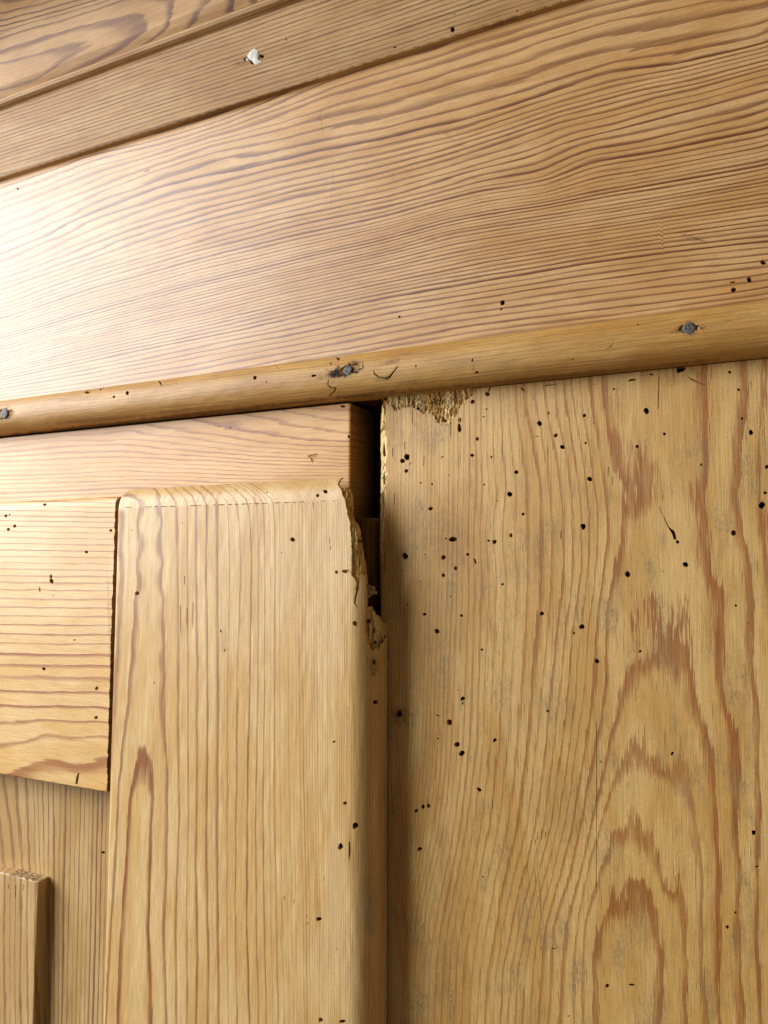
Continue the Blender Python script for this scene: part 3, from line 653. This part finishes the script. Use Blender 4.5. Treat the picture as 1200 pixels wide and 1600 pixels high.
strings = Rings([
    (-.72, [(221, 1250), (218, 1300), (214, 1380), (211, 1460), (209, 1550), (208, 1640)]),
    (0, [(178, 1640), (187, 1467), (196, 1333), (202, 1240), (207, 1200), (214, 1172), (222, 1160), (232, 1168), (240, 1190), (241, 1240), (237, 1330), (233, 1450), (238, 1530), (240, 1640)]),
    (1, [(213, 780), (213, 850), (212, 900), (207, 960), (201, 1040), (193, 1130), (187, 1180), (182, 1220), (176, 1367), (167, 1500), (160, 1640)]),
    (1, [(253, 780), (253, 890), (257, 973), (257, 1123), (262, 1200), (263, 1270), (262, 1350), (258, 1450), (263, 1640)]),
    (2, [(188, 800), (187, 900), (182, 1000), (172, 1180), (160, 1400), (150, 1640)]),
    (2, [(278, 760), (280, 907), (281, 1040), (281, 1140), (283, 1270), (277, 1430), (278, 1640)]),
    (4, [(308, 760), (308, 900), (310, 1040), (309, 1200), (307, 1350), (310, 1500), (308, 1640)]),
    (6, [(342, 760), (342, 900), (343, 1100), (342, 1300), (345, 1640)]),
    (8, [(368, 760), (376, 830), (377, 907), (371, 1073), (370, 1270), (368, 1400), (372, 1640)]),
    (9, [(386, 750), (392, 800), (395, 873), (393, 1040), (388, 1270), (388, 1450), (393, 1640)]),
    (21, [(478, 750), (478, 1000), (480, 1200), (484, 1400), (486, 1640)]),
    (38, [(545, 780), (548, 900), (546, 1100), (543, 1640)]),
    (52, [(606, 1000), (606, 1300), (606, 1640)])],
    points=[(x, y, .42) for y in (770, 820, 880, 940, 1000) for x in (223, 234, 245)]+[(216, 1060, .42), (228, 1060, .36), (242, 1060, .42), (225, 1130, .12), (200, 850, 1.3), (197, 1000, 1.3), (266, 860, 1.35), (268, 1000, 1.35), (222, 1185, -.08), (222, 1210, -.25), ], step=22, c=8, lam=3)
SH = [(457, 843, 3.6), (214, 927, 3.4), (508, 768, 3.2), (496, 774, 2.6), (526, 894, 2.6), (554.5, 974, 3.8), (585, 1035, 3.6, 4.4), (587, 1097, 4.2, 3.4), (522, 1159, 2.0), (539, 1255, 3), (555, 1291, 5.2), (532, 1323, 4, 5),
      (498, 1436, 4.2, 3.6), (501, 1594, 3.6, 4.4), (535, 1596, 5, 3), (345, 986, 1.2, 2.4), (351, 1016, 1, 2.2), (241, 1067, 1.2), (285, 817, .9), (526, 1483, 1.1), (584, 1053, 1.2, 1.6), (440, 864, 1), (417, 769, 1.2), (206, 828, .9)]
hs = [stl.hole(*h) for h in SH]
hs += [stl.hole(541, 893, 6, 3.2, 4, 0)]
hs += [stl.slit([(545, 1314), (547, 1316), (547.5, 1332), (545.6, 1348), (544.6, 1335)], 3)]
hs += [stl.slit([(553.5, 934), (556, 925), (560, 916), (561.5, 917), (557.5, 930), (555.5, 942), (559, 950), (557, 949), (553, 942)], 1.6)]
# scribed line where the top rounding starts: a row of little nicks
g = np.random.default_rng(9)
x = 196.0
while x < 528:
    ln = g.uniform(3, 11); y = 793-(x-190)*.022-0.00003*(x-190)**2
    if g.random() < .75:
        wv = g.uniform(.35, .9)
        hs.append(stl.slit([(x, y-wv), (x+ln, y-wv-.25), (x+ln, y+wv*.6-.2), (x, y+wv*.6)], .35))
    x += ln+g.uniform(2, 7)
hs += [stl.slit([(a, b), (a+1.1, b), (a+.5, b+l), (a-.3, b+l*.7)], .3) for a, b, l in [(282, 945, 50), (301, 940, 45), (292, 950, 30), (288, 900, 16), (515, 840, 12), (516, 852, 9), (489, 785, 10), (459, 1405, 8), (479, 1430, 6), (480, 1440, 6), (506, 1370, 6), (444, 1400, 7)]]
s_end = sl[-1]; t_end = tl[-1]
brk = jag([(527, 757), (532, 764), (534, 772), (539, 780), (541, 792), (543.5, 806), (547, 818), (548.6, 840), (549, 870), (549, 899), (553, 903), (556, 908), (556, 925), (559, 918), (563, 905), (568.5, 898), (571, 901), (571.5, 925), (572, 944), (570, 960), (569, 972), (571, 990), (574, 1006),
           (577, 1013), (582, 1017), (587, 1012), (590, 1018), (594, 1008), (597, 1000)], .8, 3.2, 12)
bi = stl.inv(brk)
outl = np.array([(0, tl[0]), (0, t_end), (bi[0][0]-.8, t_end)]+bi.tolist()+[(s_end, bi[-1][1]+1.0), (s_end, tl[0])])
def srelief(V, X):     # the left arris is a little ragged, the top scribe line a tiny step
    n = .05*vnoise(V[:, 0]/1.2, V[:, 1]/6, 51)
    k = np.clip((V[:, 1]-vT1-.2)*3, 0, 1)*.12
    return np.stack([0*n, -n+k, 0*n], 1)
o_st = stl.build('door_stile', M_stile, door, lambda px, st: strings(np.c_[px[:, 0]+np.clip(793-px[:, 1], 0, 40)**2*.022*np.clip((px[:, 0]-190)/80, .2, 1)+1.5*vnoise(px[:, 0]/9, px[:, 1]/4, 77)*np.clip((795-px[:, 1])/10, 0, 1), px[:, 1]]), lw=lambda p: np.interp(p[:, 0], [160, 395, 430, 540, 560], [1, .9, .5, .5, .6]), outline=outl, holes=hs, back=1.1, relief=srelief,
         blobs=[(350, 1000, 3, 22, 0, .25), (556, 800, 8, 60, 0, .0), (580, 1420, 12, 40, 0, .22), (603, 1245, 4, 8, 0, .4), (546, 1330, 3, 24, 0, .3), (544, 1130, 1.5, 60, 0, .25), (584, 1040, 10, 14, 0, .35), (541, 1520, 1.3, 60, 0, .25)])

# broken wood behind the lost corner of the stile
bu0 = float(P(527, 800, 10)[0]); bu1 = float(P(603, 800, 0)[0]); bv0 = float(P(575, 1040, 3)[1]); bv1 = float(P(545, 748, 6)[1])
def core_fn(s, t):
    x = np.clip((s-(uR1-1.0))/R_s, 0, 1.6)
    top = np.clip((t-vT1+.5)/R_t, 0, 1.2)
    base = D_S-.35-R_s*(1-np.sqrt(np.maximum(0, 1-np.minimum(x, 1)**2)))-5.5*top**2-7*np.maximum(0, x-1)
    col = vnoise(s/.5, t/6.5, 61); big = vnoise(s/1.9, t/4.5, 62); fine = vnoise(s/.24, t/.7, 63)
    crater = 2.6*np.exp(-(((s-float(P(585, 980, 5)[0]))/2.4)**2+((t-float(P(585, 985, 5)[1]))/4.2)**2))
    d = base-.35*big-.32*col-.22*fine-crater-.35
    return np.stack([s, -d, t], 1)
co = Surf(core_fn, lin(bu0, bu1, .16), lin(bv0, bv1, .2), plane=lambda x: np.interp(x, [545, 560, 573, 590, 603], [10.4, 9.6, 7.6, 4.6, 1.6]))
col_ = co.inv(jag([(550, 812), (555, 818), (560, 832), (563, 850), (565, 866), (570, 884), (572, 897), (571, 930), (573, 945)], .8, 3, 14)+jag([(573, 950), (577, 956), (580, 947), (585, 958), (590, 962), (596, 975), (600, 990), (603, 1003)], 1.4, 2.5, 15))
uu = co.inv([(535, 762), (546, 775)])
outl = np.array([(bu0, bv0), (bu0, uu[0][1]), (uu[0][0], uu[0][1])]+co.inv(jag([(539, 763), (542, 768), (546, 779), (547.5, 795), (549.5, 808)], .8, 3, 16)).tolist()+col_.tolist()+[(col_[-1][0]+.3, bv0)])
co.build('broken_wood', M_raw, door, lambda px, st: st[:, 0]*.9+2, outline=outl, back=3,
         holes=[co.hole(566, 838, 2.5, 4, 2.5), co.hole(554, 853, 2.2, 3, 2), co.hole(559, 845, 1.5, 2.5, 2), co.hole(562, 862, 1.5, 3, 2), co.hole(590, 1003, 3.5, 3.5, 3), co.hole(575, 1008, 3, 4, 3), co.hole(586, 985, 2.5, 5, 3), co.hole(580, 970, 3, 4, 3)])
# dark block (the door's own edge) seen behind the break, with a lit top ledge
ub0 = float(P(545, 860, -3)[0]); ub1 = float(P(583, 860, -3)[0]); vbl = float(P(570, 809, -3)[1])
bk = flat(-3.0, ub0-6, ub1, VB, vbl, .5, edge=(0, 3.0, 0, .7))
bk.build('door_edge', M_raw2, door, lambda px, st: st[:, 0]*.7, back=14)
# loose shreds
for k, (pp, d, wd) in enumerate([([(558, 948), (561, 930), (566, 912), (570, 899)], (6.4, 6.3, 6.2, 6.0), 3), ([(574, 960), (579, 952), (580, 948)], 3, 3), ([(578, 975), (584, 962), (586, 956)], 2.6, 3), ([(584, 990), (590, 978), (593, 968)], 2, 3),
      ([(590, 1000), (596, 988), (598, 980)], 1, 3), ([(583, 1010), (585, 995), (588, 985)], 3, 2.5), ([(578, 1000), (580, 985), (579, 972)], 3.4, 2.5), ([(594, 1012), (599, 998), (601, 990)], 1.4, 2.5), ([(541, 792), (546, 800), (548, 812)], 6, 3),
      ([(536, 775), (541, 783), (543, 796)], 6.5, 4), ([(574, 985), (575, 972), (577, 962)], 3.6, 2), ([(588, 1004), (591, 993), (592, 983)], 2.4, 2)]):
    splinter(pp, tuple(q+2.8 for q in d) if hasattr(d, '__len__') else d+2.8, wd, M_raw, door, 60+k)

fk = flat(5.2, float(P(568, 900, 5.2)[0]), float(P(592, 900, 5.2)[0]), float(P(580, 945, 5.2)[1]), float(P(580, 908, 5.2)[1]), .25)
fk.build('loose_flake', M_raw, door, lambda px, st: st[:, 0]*.8, back=.9,
         outline=fk.inv(jag([(570, 918), (575, 914), (578, 917), (582, 916), (585, 919), (584, 923), (588, 925), (585, 929), (581, 928), (577, 932), (573, 935), (570, 932), (570, 918)], .8, 2, 22)[:-1]),
         relief=lambda V, X: np.stack([0*V[:, 0], .5*vnoise(V[:, 0]/.5, V[:, 1]/.7, 81), 0*V[:, 0]], 1))
def torn_fibres(name, parent, spots, seed):
    g = np.random.default_rng(seed); V = []; F = []
    for x, y, d, ln, w in spots:
        n = 4; k = len(V); tilt = g.uniform(-.25, .25); curl = g.uniform(-.5, .9)
        for i in range(n):
            f = i/(n-1); dd = d+curl*f*f*ln*.05
            u, v = P(x+tilt*ln*f, y-ln*(f-.5), dd); ww = w*.09*(1-.85*f)
            for a, b in ((1, 0), (0, -.6), (-1, 0), (0, .6)): V.append((float(u)+a*ww, -dd+b*ww, float(v)))
        for i in range(n-1):
            for q in range(4): F.append([k+i*4+q, k+i*4+(q+1) % 4, k+i*4+4+(q+1) % 4, k+i*4+4+q])
    z = np.zeros(len(V))
    o = link(name, V, F, M_raw, parent, dict(ring=np.repeat(g.uniform(0, 6, len(spots)), 16), stain=z, bore=np.repeat(np.where(g.random(len(spots)) < .25, .5, 0), 16), late=z+.6), smooth=False)
    o['kind'] = 'stuff'
g = np.random.default_rng(91); sp = []
for _ in range(110):
    x = g.uniform(606, 740); lo = np.interp(x, [606, 620, 655, 680, 700, 712, 740], [630, 640, 640, 655, 664, 652, 614]); hi = np.interp(x, [600, 745], [617, 603])
    sp.append((x, g.uniform(hi+3, lo+1), g.uniform(-1.3, -.25), g.uniform(4, 15), g.uniform(.8, 2.2)))
torn_fibres('torn_fibres', o_side, sp, 92)
sp = []
for _ in range(60):
    y = g.uniform(765, 1008); x0 = np.interp(y, [765, 800, 850, 900, 940, 960, 1008], [536, 545, 550, 555, 570, 572, 580]); x1 = np.interp(y, [765, 800, 850, 900, 940, 960, 1008], [543, 550, 563, 571, 573, 584, 600])
    x = g.uniform(x0, x1); dd = float(np.interp(x, [545, 560, 573, 590, 603], [11.0, 10.2, 8.2, 5.4, 2.6]))
    sp.append((x, y, dd-g.uniform(.2, .8)-(.8 if y > 950 else 0), g.uniform(5, 18), g.uniform(.8, 2.4)))
torn_fibres('torn_fibres', door, sp, 94)
# rail of the door: horizontal grain
D_R = 7.0
ur0, ur1 = UL, float(P(179, 900, D_R)[0])+.3
v_r0 = float(P(0, 1209.5, D_R)[1]); v_r1 = float(P(90, 779.5, D_R-1.0)[1])
def rail_fn(s, t):
    q = np.clip(1-(v_r1-t)/3.0, 0, 1); d = D_R-3.0*(1-np.sqrt(np.maximum(0, 1-q*q)))*.9
    q = np.clip(1-(ur1-s)/.4, 0, 1); d = d-.4*(1-np.sqrt(np.maximum(0, 1-q*q)))
    q = np.clip(1-(t-v_r0)/.35, 0, 1); d = d-.35*(1-np.sqrt(np.maximum(0, 1-q*q)))
    d = d+.07*vnoise(s/14, t/11, 71)
    return np.stack([s, -d, t], 1)
rl = Surf(rail_fn, np.unique(np.round(np.r_[lin(ur0, ur1, .7), ur1-np.array([.05, .12, .25, .4])], 4)),
          np.unique(np.round(np.r_[lin(v_r0, v_r1, .6), v_r0+np.array([.05, .12, .22, .35]), v_r1-3*(1-np.cos(np.linspace(0, math.pi/2, 9)))], 4)))
ys = [783, 789, 796, 803, 812, 820, 828, 837, 848, 858, 868, 877, 887, 897, 907, 918, 932, 947, 960, 973, 988, 1002, 1018, 1037, 1053, 1077, 1100, 1123]
lines = []
for i, y in enumerate(ys):
    e = (y-880)*.14*.18
    lines.append((-i, [(-120, y-3), (0, y), (60, y+(2 if i % 3 else -1)), (120, y+(1 if i % 2 else 3)), (180, y+3+max(0, y-1000)*.03)]))
lines += [(-28, [(-100, 1172), (0, 1160), (30, 1158), (55, 1150), (70, 1144), (110, 1150), (165, 1146)]), (-29, [(-100, 1235), (0, 1212), (20, 1200), (55, 1188), (90, 1184), (130, 1190), (165, 1180)]), (-30, [(0, 1270), (165, 1245)])]
rrings = Rings(lines, step=45, c=14, lam=3)
hs = [rl.hole(*h) for h in [(79.5, 901, 2.4, 3.4), (80.5, 908, 3.2, 3.6), (135, 862.5, 2.5), (23, 822, 2.6), (13, 827, 2.6), (9, 806, 2.4), (15, 804, 1.3), (68.5, 1045, 2.8), (151, 1075.5, 2.8), (150, 1121, 2.8), (70, 788.5, 3, 1.8), (62, 921, 1.2, 4.5), (116.5, 1000, 1.5), (173, 829, 2.4), (65, 937, .9), (83, 930, 1.4, .7)]]
hs += [rl.slit([(122, 1207), (124, 1208), (123, 1215), (121, 1226), (117.5, 1225), (118.5, 1216)], 3)]
ragged = jag([(180, 793), (178.5, 850), (176.5, 905), (174.6, 960), (172.2, 1030), (170.6, 1100), (168.4, 1170), (166.8, 1232)], .9, 5, 17)
rg = rl.inv(ragged)
outl = np.array([(ur0, v_r0), (rg[-1][0], v_r0)]+rg[::-1].tolist()+[(rg[0][0], v_r1), (ur0, v_r1)])
rl.build('door_rail', M_door_rail, door, lambda px, st: rrings(px)+60, outline=outl, holes=hs, back=11, dirty=.8,  # end wall darkened: dirt in the joint plus painted shade
         blobs=[(172, 1000, 2, 120, 2, .25)])

# recessed panel
D_P = -2.5
pn = flat(D_P, UL, float(P(200, 1400, D_P)[0]), VB, v_r0+10, .8, wob=.15)
prings = Rings([(0, [(-60, 1180), (-30, 1400), (-20, 1640)]), (1, [(-22, 1180), (5, 1290), (12, 1360), (14, 1640)]), (2, [(5, 1190), (12, 1240), (20, 1287), (24, 1353), (26, 1640)]), (3, [(25, 1190), (27, 1215), (31, 1290), (34, 1353), (36, 1640)]),
                (4, [(42, 1190), (44, 1215), (48, 1290), (51, 1357), (53, 1640)]), (7, [(66, 1190), (68, 1300), (72, 1640)]), (11, [(105, 1190), (102, 1400), (98, 1640)]), (20, [(170, 1190), (165, 1400), (160, 1640)])], step=25, c=10)
pn.build('door_panel', M_panel, door, lambda px, st: prings(px), holes=[pn.hole(161, 1332, 2.6)], back=5,
         blobs=[(140, 1230, 30, 14, 0, .10), (98, 1370, 3, 12, 0, .15)])
# moulding standing on the panel with its frayed sawn top
D_M = 2.2
mu1 = float(P(57, 1450, D_M)[0]); mv1 = float(P(28, 1370, D_M)[1])
ml = flat(D_M, mu1-26, mu1, VB, mv1, .5, edge=(0, .3, 0, .25))
mrings = Rings([(k, [(x0, 1370), (x0-1, 1480), (x0+1, 1640)]) for k, x0 in enumerate([-20, -8, 0, 9, 17, 24, 34, 45, 58])], step=25, c=10)
hs = [ml.slit([(24, 1383), (25.5, 1383), (24.8, 1406), (23.6, 1400)], .5), ml.slit([(36, 1382), (37, 1382), (36.5, 1392), (35.6, 1390)], .4), ml.slit([(13, 1381), (14, 1381), (13.5, 1390), (12.6, 1388)], .4)]
o_ml = ml.build('panel_moulding', M_mould, door, lambda px, st: mrings(px), holes=hs, back=D_M-D_P-.1)
# frayed fibres on the end grain: one mesh of little tufts
V, F = [], []; g = np.random.default_rng(33)
def tuft(c, dr, w, h):
    k = len(V); dr = dr/np.linalg.norm(dr); s = np.cross(dr, [0.3, 1, .2]); s /= np.linalg.norm(s); q = np.cross(dr, s)
    for a in range(3):
        th = a*2.1; V.append(c+w*(s*math.cos(th)+q*math.sin(th)))
    V.append(c+dr*h); F.extend([[k, k+1, k+3], [k+1, k+2, k+3], [k+2, k, k+3]])
for i in range(420):
    u = mu1-g.uniform(0, 14); dd = D_M-g.uniform(0, D_M-D_P)
    c = np.array([u, -dd, mv1-.1+g.uniform(-.2, .15)])
    tuft(c, np.array([g.uniform(-.8, .8), -g.uniform(0, 1.2), g.uniform(.1, 1)]), g.uniform(.08, .2), g.uniform(.3, .9))
o_f = link('frayed_end', V, F, M_fray, o_ml, smooth=False) if False else link('frayed_end', V, F, M_fray, door, smooth=False)
o_f['kind'] = 'stuff'
bk2 = None
